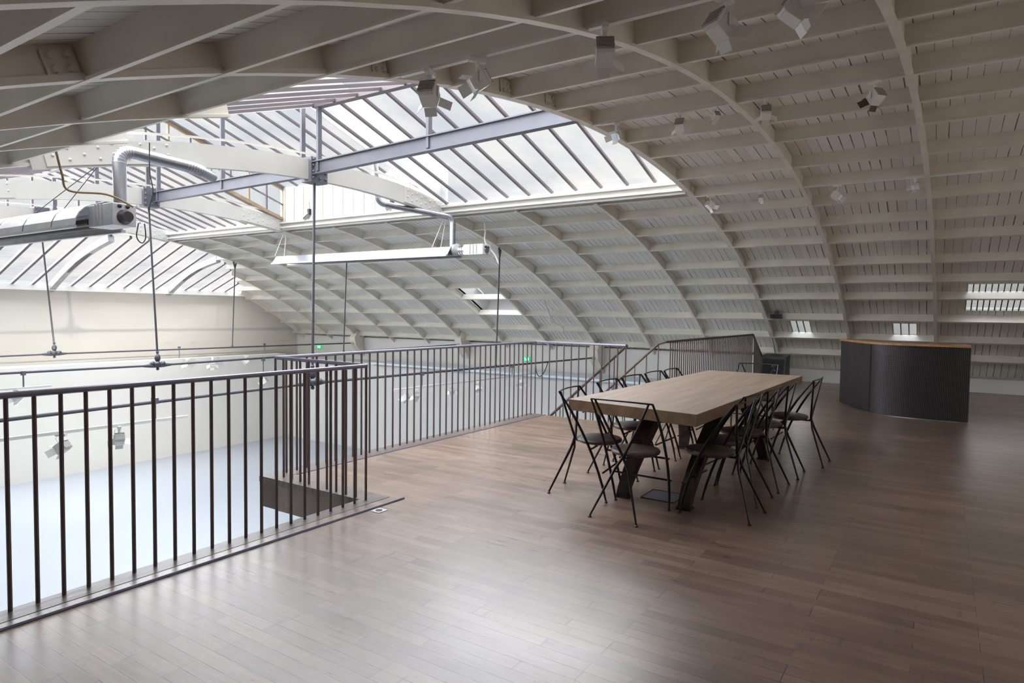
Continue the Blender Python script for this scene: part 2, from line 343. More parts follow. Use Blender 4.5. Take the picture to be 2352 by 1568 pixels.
# purlins: one run per row
ROWS = [-34.9,-32.4,-29.5,-26.0,-22.7,-20.4,-17.9,-15.35,-13.4,-10.9,-8.0,-5.3,-2.4,.8,3.4,7.05,9.85,12.6,15.5,18.1,21.35,24.0,26.4,29.55,32.4,34.9]
def purlin(t, y0, y1, deep=0):
    a = math.radians(t); er = Vector((math.sin(a),0,math.cos(a))); et = Vector((math.cos(a),0,-math.sin(a)))
    sec = [(-.024,15.935),(.024,15.935),(.024,15.949),(.010,15.949),(.010,RB),(-.010,RB),(-.010,15.949),(-.024,15.949)]
    pts = [Vector((CX,0,CZ))+er*r+et*d for d, r in sec]
    return MB().prism([p+Vector((0,y0,0)) for p in pts], (0,y1-y0,0)).build('purlin', M_cream, ceil)
for t in ROWS:
    if TL+.3 < t < TR: purlin(t, -2.98, 3.18)
    else:
        ye = yend(t)
        purlin(t, Y0, max(17.1, ye-.03))

# arched ribs
def skew(Yc, s): return lambda x: Yc+s*(16-x)/14
def rib(name, yf, spans, label, w=.055, r0=R0, r1=RB+.01, tw=.022, tf=.02, group='arched roof ribs'):
    ro = thing(name, (CX, yf(CX), R0+CZ), label, 'roof rib', group)
    for a, b in spans:
        MB().arc(a, b, I_sect(w, tf, tw, r0, r1), yf).build('rib_span', M_cream, ro, smooth=False)
    return ro
FULL = [(-37.6,37.6)]
rib('arched_rib', skew(-1.45,.1), FULL, 'cream arched rib nearest the viewpoint, foot at the far right picture edge beyond the counter')
rib('arched_rib', skew(.07,.31), FULL, 'cream arched rib rising steeply directly behind the curved dark counter')
rib('arched_rib', skew(1.62,.09), FULL, 'cream arched rib whose foot meets the left end of the curved counter')
A = rib('arched_rib', skew(3.18,0), FULL, 'large cream arched rib framing the near edge of the glazed roof opening', w=.085, tw=.03, tf=.03, r0=15.94)
names = [(4.73,'cream short arched rib, first one behind the large arch at the railing'),(6.27,'cream short arched rib, second behind the large arch, below the low glazed roof'),
         (9.37,'cream short arched rib just left of the small roof hatch in the hall vault, with hatch on its right' ),(10.92,'cream short arched rib bounding the far side of the small roof hatch'),
         (14.0,'cream short arched rib, first beyond the middle riveted truss arch'),(15.55,'cream short arched rib, second beyond the middle riveted truss arch'),
         (18.65,'cream short arched rib, first beyond the farthest truss arch'),(20.2,'cream short arched rib, last one before the far gable wall')]
names[2] = (9.37, 'cream short arched rib bounding the near side of the small roof hatch')
for y, lab in names:
    t0 = TR+.4
    if y > 17.2:
        t0 = math.degrees(math.acos((zpl(y)-CZ)/RB))+.3
    rib('arched_rib', skew(y,0), [(t0, 37.6),(-37.6,-t0 if y > 17.2 else TL+1.0)], lab, w=.055)

# trusses: riveted arch, tie, hangers
def truss(y, label):
    t = rib('truss_arch', skew(y,0), FULL, label, w=.08, tf=.03, tw=.03, r0=15.90, r1=RB+.01, group='riveted truss arches')
    g = MB().arc(TL+.2, TR-.2, [(-.05,15.86),(.05,15.86),(.05,16.15),(-.05,16.15)], skew(y,0)).build('girder', M_board_white, t)
    for a, b in ((-14.3,-9.3),(5.2,9.0)):
        rv = MB().arc(a, b, [(-.062,15.88),(.062,15.88),(.062,16.13),(-.062,16.13)], skew(y,0))
        for k in range(9):
            tt = a+(b-a)*(k+.5)/9
            for rr in ((15.94,16.06) if k % 2 else (15.99,16.10)):
                x, z = vp(tt, rr); rv.sphere((x, y-.062, z), .017, 6, 4)
        rv.build('rivet_plate', M_board_white, t)
    cr = MB(); cr.box((6.36,y-.11,3.36),(6.66,y+.11,3.72)); 
    for k in range(10): cr.sphere((6.40+(k % 3)*.11, y-.115, 3.42+(k//3)*.09), .022, 6, 4)
    cr.build('crown_bracket', M_greysteel, t)
    MB().arc(TL+.4, TR-.3, [(-.012,16.22),(.012,16.22),(.012,16.245),(-.012,16.245)], skew(y,0)).build('upper_stay', M_cream, t)
    return t
T3 = truss(7.82, 'nearest riveted truss arch, carrying the crown beam above the hanging heater')
T2 = truss(12.46, 'middle riveted truss arch, at the far end of the raised rooflight')
T1 = truss(17.1, 'farthest riveted truss arch, at the head of the sloping end glazing')

def tie(y, xh, zh, zw, label, xl):
    t = thing('tie_rod', (xh,y,zh), label, 'tie rod', 'tie rods across the hall')
    MB().tube([(xh,y,zh),(15.95,y,zw)], .021, 8).build('rod', M_tie, t, smooth=True)
    MB().tube([(xh,y,zh),(-2.3,y,zw)], .021, 8).build('rod', M_tie, t, smooth=True)
    hb = MB(); hb.sphere((xh,y,zh+.14), .055, 8, 6, (1,1,1.5)); hb.sphere((xh,y,zh+.25),.03)
    for k in range(6): a = k*PI/3; hb.sphere((xh+.10*math.cos(a), y+.10*math.sin(a), zh+.03), .05, 8, 6)
    hb.tube([(xh-.26,y,zh),(xh-.1,y,zh),(xh+.1,y,zh),(xh+.26,y,zh)], [.024,.045,.045,.024], 8); hb.sphere((xh,y,zh-.07), .03)
    hb.build('turnbuckle_hub', M_tie, t, smooth=True)
    MB().tube([(xh,y,zh+.2),(6.51,y,3.38)], .019, 8).build('hanger_rod', M_tie, t, smooth=True)
    for s in (1,-1):
        xq = CX+(4.42 if s > 0 else -4.75); zq = CZ+math.sqrt(15.93**2-(xq-CX)**2)
        h = MB(); zz = zh+(zw-zh)*(abs(xq-xh)/9.3); h.tube([(xq-.1*s,y,zz),(xq,y,zq-.16)], .016, 8); h.tube([(xq-.1*s,y,zz),(xq-.1*s,y,zz+.06)], [.04,.02], 8)
        for q in (-1,1): h.tube([(xq,y,zq-.2),(xq+q*.06,y+q*.02,zq+.0)], [.018,.026], 6)
        h.build('hanger_rod', M_tie, t, smooth=True)
    b = MB(); b.prism([(15.92,y-.13,zw-.05),(16.3,y-.13,zw-.45),(16.32,y-.13,zw+.35),(16.0,y-.13,zw+.42),(15.86,y-.13,zw+.2)], (0,.26,0)); b.tube([(15.78,y,zw),(15.93,y,zw)], [.03,.07], 8)
    b.build('wall_bracket', M_cream, t)
    return t
tie(7.82, 6.47, .40, .29, 'nearest dark tie rod across the hall, its hub seen through the railing corner', 2)
tie(12.46, 6.64, .40, .47, 'middle dark tie rod, hub hanging above the front handrail', 2)
tie(17.1, 6.74, .40, .35, 'farthest dark tie rod, hub in front of the plain gable wall', 2)

# crown beams with posts to the ridge
def crown(y0, y1, x0, x1, label, posts):
    b = thing('crown_beam', (x0,y0,3.5), label, 'roof beam', 'grey crown beams under the rooflights')
    m = MB(); s0 = [(-.05,3.46),(.05,3.46),(.05,3.475),(.012,3.475),(.012,3.635),(.05,3.635),(.05,3.65),(-.05,3.65),(-.05,3.635),(-.012,3.635),(-.012,3.475),(-.05,3.475)]
    a = [(x0+dx, y0, z) for dx, z in s0]; c = [(x1+dx, y1, z) for dx, z in s0]; n = len(a)
    m.add(a+c, [tuple(range(n))[::-1], tuple(range(n,2*n))]+[(i,(i+1) % n,n+(i+1) % n,n+i) for i in range(n)]).build('beam', M_greysteel, b)
    for y, zt in posts:
        k = (y-y0)/(y1-y0); x = x0+(x1-x0)*k
        MB().box((x-.035,y-.02,3.5),(x+.035,y+.02,zt)).build('post', M_greysteel, b)
crown(3.2, 7.72, 6.02, 6.42, 'grey crown beam nearest the gallery, below the near glazed roof', [(5.35,4.37),(7.60,4.40)])
crown(7.92, 12.36, 6.48, 6.58, 'grey crown beam in the middle, below the raised rooflight', [(8.05,5.12),(10.15,5.12),(12.24,5.12)])
crown(12.56, 17.0, 6.62, 6.72, 'grey crown beam farthest away, leading to the end glazing', [(12.70,4.40),(14.8,4.40),(16.9,4.40)])

# ------------------------------------------------------------------ rooflights
XS, XSL, XRG = 9.45, 2.84, 6.42
def lowz(x, rise): 
    return rise + (4.44-(x-XRG)*.325 if x >= XRG else 4.44-(XRG-x)*.335)
def rooflight(n, y0, y1, rise, bars=.42):
    w = thing('window_%d' % n, ((XS+XSL)/2,(y0+y1)/2,3.4), kind='structure')
    for xa, xb in ((XRG,XS),(XSL,XRG)):
        za, zb = lowz(xa,rise), lowz(xb,rise)
        MB().prism([(xa,y0,za+.03),(xb,y0,zb+.03),(xb,y0,zb+.038),(xa,y0,za+.038)], (0,y1-y0,0)).build('pane', M_glass, w)
        k = int((y1-y0)/bars)
        for i in range(k+1):
            y = y0+.02+(y1-y0-.04)*i/k
            MB().bar((xa,y,za+.018),(xb,y,zb+.018), .042, .036).build('glazing_bar', M_bar, w)
    MB().box((XRG-.05,y0,lowz(XRG,rise)-.03),(XRG+.05,y1,lowz(XRG,rise)+.05)).build('ridge_beam', M_bar, w)
    return w
def curb(w, y0, y1, top):
    # right-hand edge beam: inner cream channel and painted curb above
    MB().box((XS-.03,y0,3.26),(XS+.03,y1,top)).build('curb', M_board_white, w)
    m = MB(); m.box((XS-.09,y0,3.30),(XS+.03,y1,3.33)); m.box((XS-.10,y0,3.40),(XS+.02,y1,3.43)); m.build('sill_ledge', M_board_white, w)
    MB().box((XSL-.05,y0,3.09),(XSL-.0,y1,max(3.27,top-.19))).build('curb', M_cream, w)
w1 = rooflight(2, 3.2, 7.70, 0); curb(w1, 3.2, 7.70, 3.47)
w2 = rooflight(3, 7.90, 12.36, .73); curb(w2, 7.70, 12.46, 4.20)
fill_rooflight = rooflight(10, -5.4, -3.0, 0); curb(fill_rooflight, -5.4, -3.0, 3.47)  # unseen rooflight behind the viewpoint, added to fill the gallery with daylight
w3 = rooflight(4, 12.46, 17.1, 0); curb(w3, 12.46, 17.2, 3.47)
# upright boarding joints on the raised curb
for i in range(15):
    y = 7.95+i*.31
    MB().box((XS-.036,y,3.44),(XS-.03,y+.012,4.18)).build('boarding_batten', M_spotdark if i % 2 else M_yellowwood, w2)
# step wall between the low roof and the raised one (near end, hidden from below) and glazed screen at the far end
def screen(w, y, xa, xb, dz0, dz1, glazed, nm='screen_pane'):
    pts = [(xa,y,lowz(xa,dz0)),(XRG,y,lowz(XRG,dz0)),(xb,y,lowz(xb,dz0)),(xb,y,lowz(xb,dz1)),(XRG,y,lowz(XRG,dz1)),(xa,y,lowz(xa,dz1))] 
    if not (xa < XRG < xb): pts = [(xa,y,lowz(xa,dz0)),(xb,y,lowz(xb,dz0)),(xb,y,lowz(xb,dz1)),(xa,y,lowz(xa,dz1))]
    MB().prism(pts, (0,.01,0)).build(nm, M_glass if glazed else M_white, w)
for xa, xb in ((XSL,XRG),(XRG,XS)):
    screen(w2, 7.80, xa, xb, 0, .73, False, 'end_panel')
    screen(w2, 12.40, xa, xb, 0, .73, True)
    for dz, mt, th in ((.04, M_yellowwood, .06), (.36, M_bar, .02), (.70, M_yellowwood, .05)):
        MB().bar((xa,12.38,lowz(xa,dz)),(xb,12.38,lowz(xb,dz)), .05, th).build('screen_rail', mt, w2)
for i in range(16):
    x = XS-.02-i*.43
    if x < XSL: break
    MB().box((x-.018,12.36,lowz(x,.02)),(x+.018,12.40,lowz(x,.71))).build('screen_mullion', M_yellowwood if i % 2 == 0 else M_bar, w2)
# gable screen above the farthest truss
gp = MB()
for k in range(12):
    xa = XSL+(XS-XSL)*k/12; xb = XSL+(XS-XSL)*(k+1)/12
    za, zb = [CZ+math.sqrt(16.1**2-(x-CX)**2) for x in (xa,xb)]
    gp.prism([(xa,17.2,za),(xb,17.2,zb),(xb,17.2,lowz(xb,0)+.02),(xa,17.2,lowz(xa,0)+.02)], (0,.01,0))
gp.build('screen_pane', M_glass, w3)
for i in range(14):
    x = 3.1+i*.47
    MB().box((x-.02,17.16,CZ+math.sqrt(16.1**2-(x-CX)**2)),(x+.02,17.2,lowz(x,0))).build('screen_mullion', M_bar, w3)
# sloping end glazing
w5 = thing('window_5', (7,19,2.6), kind='structure')
def xc(y): return math.sqrt((RB)**2-(zpl(y)-CZ)**2)
eg = MB()
for k in range(10):
    ya = 17.12+3.48*k/10; yb = 17.12+3.48*(k+1)/10; a, b = xc(ya), xc(yb)
    if k == 0: pass
    eg.prism([(CX-a,ya,zpl(ya)),(CX+a,ya,zpl(ya)),(CX+b,yb,zpl(yb)),(CX-b,yb,zpl(yb))], (0,.003,.008))
eg.build('pane', M_glass, w5)
i = 0; x = 13.2
while x > .6:
    # bars fan slightly towards the crown at the head
    ye = 20.58; xt = x
    yb = 17.14
    d = abs(x-CX)
    if d > xc(17.2):
        lo, hi = 17.2, 20.6
        for _ in range(30):
            md = (lo+hi)/2
            if xc(md) < d: lo = md
            else: hi = md
        yb = hi
    big = i in (4, 11)
    if ye-yb > .15:
        if big:
            m = MB(); P = []
            for k in range(9):
                y = yb+(ye-yb)*k/8; P.append((x, y, zpl(y)-.10+.16*math.sin(PI*k/8)))
            for k in range(8): m.bar(P[k], P[k+1], .15, .16)
            m.build('curved_glazing_rib', M_alu_dull, w5)
        MB().bar((x,yb,zpl(yb)-.02),(x,ye,zpl(ye)-.02), .065, .065).build('glazing_bar', M_bar, w5)
    i += 1; x -= .47

# small windows in the vault
def vwin(n, t0, t1, y0, y1, depth, nbar, cross, frame=M_dark, gl=M_glass_dim):
    w = thing('window_%d' % n, (vp((t0+t1)/2,RB)[0],(y0+y1)/2,vp((t0+t1)/2,RB)[1]), kind='structure')
    m = MB(); ro = RB+depth
    for t, s in ((t0,-.1),(t1,.1)):
        a, b = vp(t,RB-.0), vp(t,ro); c, d = vp(t+s,ro), vp(t+s,RB)
        m.prism([(a[0],y0-.02,a[1]),(b[0],y0-.02,b[1]),(c[0],y0-.02,c[1]),(d[0],y0-.02,d[1])], (0,y1-y0+.04,0))
    for y in (y0-.02, y1):
        a, b, c, d = vp(t0,RB), vp(t0,ro), vp(t1,ro), vp(t1,RB)
        m.prism([(p[0],y,p[1]) for p in (a,b,c,d)], (0,.02,0))
    m.build('reveal', M_hallwall, w)
    a, b = vp(t0,ro), vp(t1,ro); a2, b2 = vp(t0,ro+.008), vp(t1,ro+.008)
    if n == 9:
        c9, c92 = vp(27.6,ro), vp(27.6,ro+.008)
        MB().prism([(c9[0],y0,c9[1]),(b[0],y0,b[1]),(b2[0],y0,b2[1]),(c92[0],y0,c92[1])], (0,y1-y0,0)).build('lower_panel', M_white, w)
        t1 = 27.4; b, b2 = c9, c92
    MB().prism([(a[0],y0,a[1]),(b[0],y0,b[1]),(b2[0],y0,b2[1]),(a2[0],y0,a2[1])], (0,y1-y0,0)).build('pane', gl, w)
    for i in range(nbar+1):
        y = y0+(y1-y0)*i/nbar; a, b = (vp(t0,ro-.02), vp(t1,ro-.02)) if n == 9 else (vp(t0,RB+.012), vp(t1,RB+.012))
        MB().bar((a[0],y,a[1]),(b[0],y,b[1]), .02, .02).build('window_bar', frame, w)
    for t in cross:
        a = vp(t,RB+.012); MB().tube([(a[0],y0-.02,a[1]),(a[0],y1+.02,a[1])], .008, 6).build('window_bar', frame, w)
    return w
vwin(6, 30.7, 33.25, 2.36, 2.76, .10, 3, (32.6,33.1))
vwin(7, 30.8, 33.1, .40, .82, .10, 3, (32.4,33.0))
vwin(8, 25.4, 28.9, -4.20, -.36, .06, 44, ())
vwin(9, 24.6, 30.4, 9.47, 10.85, .45, 4, (), M_dark, M_glass)

# ------------------------------------------------------------------ railings
def run(p, q, step=.118, skip_first=False):
    p = Vector(p); q = Vector(q); n = max(1, round((q-p).length/step)); return [p+(q-p)*i/n for i in range(1 if skip_first else 0, n+1)]
rail = thing('steel_railing', (3.6,3.75,0), 'dark steel balustrade of upright bars edging the void and the platform up to the stair', 'railing')
H = 1.065
path = [(-2.6,3.80),(3.62,3.745),(3.70,4.97),(8.22,4.99),(8.22,3.56)]
MB().tube([(x,y,H) for x, y in path], .0165, 8).build('handrail', M_railtop, rail, smooth=False)
first = True; nb = 0
bal = MB().tube([(0,0,-.02),(0,0,H-.005)], .0104, 6)
me = None
bar_pts = []
for a, b in zip(path[:-1], path[1:]):
    pp = run((*a,0), (*b,0), .117, skip_first=bool(bar_pts)); bar_pts += pp
bar_pts = [p for p in bar_pts if p.x > .55]
proto = bal.build('baluster', M_rail); me = proto.data; bpy.data.objects.remove(proto)
def post(parent, loc, h=None, r=.0104, z0=-.02, name='baluster'):
    off = WORLD[parent.name]
    o = bpy.data.objects.new(name, me); COL.objects.link(o); o.parent = parent; o.location = Vector(loc)-off
    if h is not None: o.scale = (1,1,h/(H-.005))
    return o
bar_pts.sort(key=lambda p: p.x*.2+p.y*.3)
keep = bar_pts[:100]
for p in keep: post(rail, (p.x,p.y,0))
rest = bar_pts[100:]
if rest:
    m = MB()
    for p in rest: m.tube([(p.x,p.y,-.02),(p.x,p.y,H-.005)], .0104, 6)
    o = m.build('far_balusters', M_rail, rail); o['kind'] = 'stuff'
# stair handrail on the platform side, falling into the hall
sr = thing('stair_handrail', (8.3,3.56,1.07), 'sloping dark steel stair handrail falling beside the platform corner', 'handrail', 'stair handrails')
MB().tube([(8.27,3.56,1.07),(8.27,6.6,-1.70)], .02, 8).build('handrail', M_rail, sr)
for k in range(14):
    y = 3.75+k*.21; z = 1.07-(y-3.56)*.911
    MB().tube([(8.27,y,z),(8.27,y,z-1.0)], .0085, 6).build('baluster', M_rail, sr)
rl2 = thing('steel_railing', (12,3.55,0), 'dark steel balustrade between the stair and the loudspeaker, ending in a slanted rail', 'railing')
pts2 = [(9.6,4.9,-.14),(9.6,3.62,1.04),(9.66,3.53,1.07),(9.8,3.50,1.075),(14.85,3.44,1.075),(15.98,3.40,.33)]
MB().tube(pts2, .020, 8).build('handrail', M_rail, rl2)
cnt = 0
n2 = 50
for k in range(n2):
    x = 9.8+(14.8-9.8)*k/(n2-1); y = 3.50+(3.44-3.5)*(x-9.8)/5
    post(rl2, (x,y,0), 1.07)
for k in range(12):
    x = 14.9+k*.088; zt = 1.075-(x-14.85)*.66; post(rl2, (x,3.42,0), zt-.01)
for k in range(7):
    y = 3.62+k*.19; zt = 1.04-(y-3.62)*.92
    MB().tube([(9.6,y,zt),(9.6,y,zt-1.0)], .0085, 6).build('baluster', M_rail, rl2)
# stair
st = thing('metal_stair', (8.9,3.6,0), 'dark metal stair descending from the gallery between two sloping handrails', 'stair')
for k in range(12):
    y = 3.52+k*.25; z = -.22-k*.228
    MB().box((8.34,y,z-.03),(9.52,y+.27,z)).build('tread', M_dark, st)
for x in (8.31, 9.55): MB().bar((x,3.5,-.12),(x,6.7,-3.0), .03, .22).build('stringer', M_dark, st)

# ------------------------------------------------------------------ table
TB = thing('dining_table', (6.8,2.05,0), 'long thick oak-topped table on curved dark steel legs, standing in the middle of the gallery', 'table')
tc4 = [(4.80,2.585),(4.635,1.445),(8.43,1.37),(8.45,2.495)]
MB().prism([(x,y,.688) for x, y in tc4], (0,0,.092)).build('tabletop', M_table, TB, bevel=.004)
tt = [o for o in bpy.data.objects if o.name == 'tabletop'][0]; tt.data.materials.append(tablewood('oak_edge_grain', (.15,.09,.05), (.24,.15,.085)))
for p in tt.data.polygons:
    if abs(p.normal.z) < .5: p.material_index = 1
def bladeleg(fx, fy, tx, ty, s):
    m = MB(); P = []
    for k in range(11):
        a = k/10; z = .02+.668*a
        bx = fx+(tx-fx)*(a**1.5); by = fy+(ty-fy)*a
        P.append((bx, by, z))
    # box section blade, wider at the top
    n = len(P); vs = []; fs = []
    for k, p in enumerate(P):
        w = .046+.012*k/10; d = .034+.075*k/10
        vs += [(p[0]-d, p[1]-w, p[2]), (p[0]+d, p[1]-w, p[2]), (p[0]+d, p[1]+w, p[2]), (p[0]-d, p[1]+w, p[2])]
    for k in range(n-1):
        for j in range(4): fs.append((k*4+j, k*4+(j+1) % 4, (k+1)*4+(j+1) % 4, (k+1)*4+j))
    fs += [(3,2,1,0), tuple((n-1)*4+j for j in range(4))]
    m.add(vs, fs); m.box((fx-.045,fy-.055,0),(fx+.045,fy+.055,.02))
    l = m.build('leg', M_rust, TB)
    q = MB(); zc = .40; a = (zc-.02)/.668; bx = fx+(tx-fx)*(a**1.5); by = fy+(ty-fy)*a
    q.box((bx-.10,by-.064,zc),(bx+.10,by+.064,zc+.014)).build('weld_band', M_alu_dull if s else M_rust, l)
bladeleg(4.885, 1.60, 5.66, 1.56, 1); bladeleg(4.92, 2.13, 5.24, 1.98, 0)
bladeleg(7.08, 1.50, 6.60, 1.60, 0); bladeleg(7.10, 2.36, 6.65, 2.24, 0)
MB().box((5.2,1.85,.65),(6.75,2.05,.688)).build('stretcher', M_rust, TB)

# ------------------------------------------------------------------ chairs
def make_chair():
    c = thing('dining_chair', (0,0,0)); r = .0095
    MB().lathe([(.0,.435),(.165,.435),(.183,.445),(.187,.46),(.178,.474),(.14,.482),(.0,.486)], (0,0,0), 28).build('seat', M_seat, c, smooth=True)
    def crv(a, b, cc, n=8):   # quadratic curve
        a, b, cc = Vector(a), Vector(b), Vector(cc); return [a*(1-t)**2+b*2*t*(1-t)+cc*t*t for t in [i/n for i in range(n+1)]]
    for s in (-1, 1):
        # front leg: rises from the front foot, outside the seat, up to the rail corner
        MB().tube(crv((.135,s*.225,.012),(.04,s*.268,.47),(-.268,s*.245,.86)), [.0075]+[.011]*6+[.0095,.0085], 8).build('front_leg', M_chair, c, smooth=True)
        # rear leg: from the rail corner inwards to the crossing behind the seat, then out to the other side
        MB().tube([(-.268,s*.215,.86),(-.243,s*.13,.68),(-.214,s*.012,.462),(-.235,-s*.05,.36),(-.37,-s*.185,.012)], [.0085,.0095,.011,.011,.0075], 8).build('rear_leg', M_chair, c, smooth=True)
    MB().tube([(-.268,-.246,.86),(-.285,-.12,.864),(-.291,0,.865),(-.285,.12,.864),(-.268,.246,.86)], .0065, 8).build('top_rail', M_chair, c, smooth=True)
    MB().tube([(.112,-.245,.24),(.112,.245,.24)], .008, 8).build('stretcher', M_chair, c)
    m = MB(); m.tube([(.02,-.262,.425),(.02,.262,.425)], .008, 8); m.tube([(-.20,0,.43),(.12,0,.43)], .008, 8); m.tube([(-.21,-.03,.44),(-.21,.03,.44)], .012, 8)
    m.build('seat_bracket', M_chair, c)
    for x, y in ((.135,.225),(.135,-.225),(-.37,.185),(-.37,-.185)):
        MB().lathe([(.0,0),(.014,0),(.014,.008),(.006,.014),(.0,.016)], (x,y,0), 10).build('foot_glide', M_dark, c)
    return c
ch0 = make_chair(); note_kids(ch0)
G = 'black folding chairs around the long table'
chairs = [
 (4.645,1.915,-2,'black folding chair standing alone at the short table end beside the floor hatch'),
 (4.885,2.335,-82,'black folding chair at the window side corner, nearest of the row between table and railing'),
 (5.66,2.36,-88,'black folding chair, second from the near end in the row on the railing side'),
 (6.22,2.36,-91,'black folding chair, third and middle one in the row on the railing side'),
 (6.80,2.35,-90,'black folding chair, fourth from the near end in the row on the railing side'),
 (7.28,2.32,-88,'black folding chair, last and farthest in the row on the railing side'),
 (8.62,1.98,180,'black folding chair at the table end towards the loudspeaker, only its top rail showing'),
 (4.985,1.45,86,'black folding chair nearest in the open floor side row, in front of the curved leg'),
 (5.47,1.50,84,'black folding chair, second from the near corner in the row on the open floor side'),
 (5.98,1.46,88,'black folding chair, third and middle one in the row on the open floor side'),
 (6.56,1.42,91,'black folding chair, fourth in the row on the open floor side'),
 (7.22,1.29,88,'black folding chair pulled out at the end of the open floor row'),
]
for i, (x, y, a, lab) in enumerate(chairs):
    c = ch0 if i == 0 else copy_tree(ch0)
    c.location = (x,y,0); c.rotation_euler = (0,0,math.radians(a)); tag(c, lab, 'chair', G)

# ------------------------------------------------------------------ counter
def counter():
    c = thing('bar_counter', (11.6,.5,0), 'curved bar counter faced in dark perforated steel with a thin oak top', 'counter')
    base = [(12.64,1.435),(12.35,1.29),(12.08,1.17),(11.80,1.04),(11.55,.90),(11.38,.72),(11.30,.50),(11.27,.25),(11.265,0),(11.27,-.20),(11.29,-.36)]
    def cr(p0,p1,p2,p3,t): return tuple(.5*((2*b)+(-a+c_)*t+(2*a-5*b+4*c_-d)*t*t+(-a+3*b-3*c_+d)*t**3) for a,b,c_,d in zip(p0,p1,p2,p3))
    bb = []
    for i in range(len(base)-1):
        for j in range(5): bb.append(cr(base[max(i-1,0)],base[i],base[i+1],base[min(i+2,len(base)-1)],j/5))
    base = bb+[base[-1]]
    def side(i):
        a = Vector((*base[max(i-1,0)],0)); b = Vector((*base[min(i+1,len(base)-1)],0)); t = (b-a).normalized(); return Vector((-t.y,t.x,0))
    # inward normals: to the back of the bar
    N = [side(i) for i in range(len(base))]
    N = [n if n.dot(Vector((1,-.2,0))) > 0 else -n for n in N]
    def panel(i0, i1, name):
        vs = []; fs = []; acc = 0; uv = []
        for i in range(i0, i1+1):
            p = Vector((*base[i],0))
            if i > i0: acc += (p-Vector((*base[i-1],0))).length
            for z in (.012,1.075): vs.append(p+Vector((0,0,z))); uv.append((acc,z))
        n = i1-i0+1
        for i in range(n): 
            p = Vector((*base[i0+i],0))+N[i0+i]*.02
            for k, z in enumerate((.012,1.075)): vs.append(p+Vector((0,0,z))); uv.append(uv[i*2+k])
        for i in range(n-1):
            fs.append((i*2,i*2+2,i*2+3,i*2+1)); j = 2*n; fs.append((j+i*2+1,j+i*2+3,j+i*2+2,j+i*2))
            fs.append((i*2+1,i*2+3,j+i*2+3,j+i*2+1)); fs.append((i*2,j+i*2,j+i*2+2,i*2+2))
        fs += [(0,1,2*n+1,2*n),(2*n-2,4*n-2,4*n-1,2*n-1)]
        m = MB(); m.add(vs, fs); o = m.build(name, M_perf, c, smooth=True)
        ul = o.data.uv_layers.new(name='UVMap')
        for lp in o.data.loops: u_, v_ = uv[lp.vertex_index]; ul.data[lp.index].uv = (u_*45+v_*22.5*0, v_*45)
        return o
    panel(0, 20, 'front_panel'); panel(20, 50, 'front_panel')
    p = base[20]; MB().box((p[0]-.012,p[1]-.012,.012),(p[0]+.006,p[1]+.006,1.075)).build('panel_joint', M_blackbox, c)
    top = [Vector((*base[i],0))-N[i]*.03 for i in range(len(base))] + [Vector((*base[i],0))+N[i]*.42 for i in range(len(base))][::-1]
    MB().prism([(q.x,q.y,1.075) for q in top], (0,0,.035)).build('counter_top', M_trimwood, c)
    m = MB(); e = Vector((*base[-1],0)); k = N[-1]
    m.prism([e+Vector((0,.012,.012)), e+k*.40+Vector((0,.012,.012)), e+k*.40+Vector((0,.012,1.07)), e+Vector((0,.012,1.07))], (0,-.02,0)); m.build('side_panel', M_blackbox, c)
    m = MB(); q = Vector((*base[0],0)); k = N[0]
    m.prism([q+Vector((0,0,.012)), q+k*.40+Vector((0,0,.012)), q+k*.40+Vector((0,0,1.07)), q+Vector((0,0,1.07))], (.015,.01,0)); m.build('side_panel', M_blackbox, c)
counter()

# ------------------------------------------------------------------ things beside it
sp = thing('speaker_cabinet', (14.9,2.95,0), 'black loudspeaker cabinet on the floor by the foot of the large arch', 'speaker')
MB().prism([(14.55,2.72,0),(15.15,2.72,0),(15.15,2.72,.66),(14.75,2.72,.63)], (0,.50,0)).build('cabinet', M_blackbox, sp, bevel=.008)
MB().prism([(14.56,2.76,.06),(14.72,2.76,.56),(14.715,2.76,.565),(14.545,2.76,.065)], (0,.42,0)).build('grille', M_boxface, sp)
kn = MB()
for y, z in ((2.98,.42),(2.93,.41),(2.85,.36),(2.87,.40),(2.93,.33)): kn.sphere((14.55+.32*(z-.06)-.01,y,z), .013, 8, 5)
kn.build('control_knobs', M_alu_dull, sp)
MB().tube([(15.0,3.0,.66),(15.1,3.05,.85),(15.25,3.12,1.0)], .006, 6).build('antenna', M_cableblack, sp)
pb = thing('wall_speaker', (14.72,2.98,1.48), 'small black box fixed on the purlin beside the large arch, above the low window', 'speaker')
MB().box((14.64,2.84,1.43),(14.80,3.06,1.53)).build('cabinet', M_blackbox, pb, bevel=.006)
MB().box((14.634,2.86,1.445),(14.642,3.04,1.515)).build('grille', M_boxface, pb)
MB().box((14.70,2.92,1.52),(14.78,2.98,1.60)).build('bracket', M_dark, pb)
fo = thing('floor_outlet', (3.485,3.47,0), 'small square metal floor outlet beside the corner of the balustrade', 'floor outlet')
MB().box((3.44,3.425,0),(3.535,3.515,.004)).build('plate', M_outlet, fo)
MB().lathe([(.0,.004),(.024,.004),(.026,.006),(.0,.006)], (3.488,3.47,0), 20).build('cap', M_dark, fo)
fb = thing('floor_hatch', (5.1,1.85,0), 'square dark floor box lid under the near end of the table', 'floor outlet')
MB().box((4.98,1.72,0),(5.26,2.0,.004)).build('lid', M_greysteel, fb)
MB().tube([(4.98,1.72,.005),(5.26,1.72,.005),(5.26,2.0,.005),(4.98,2.0,.005),(4.98,1.72,.005)], .004, 6).build('rim', M_dark, fb)

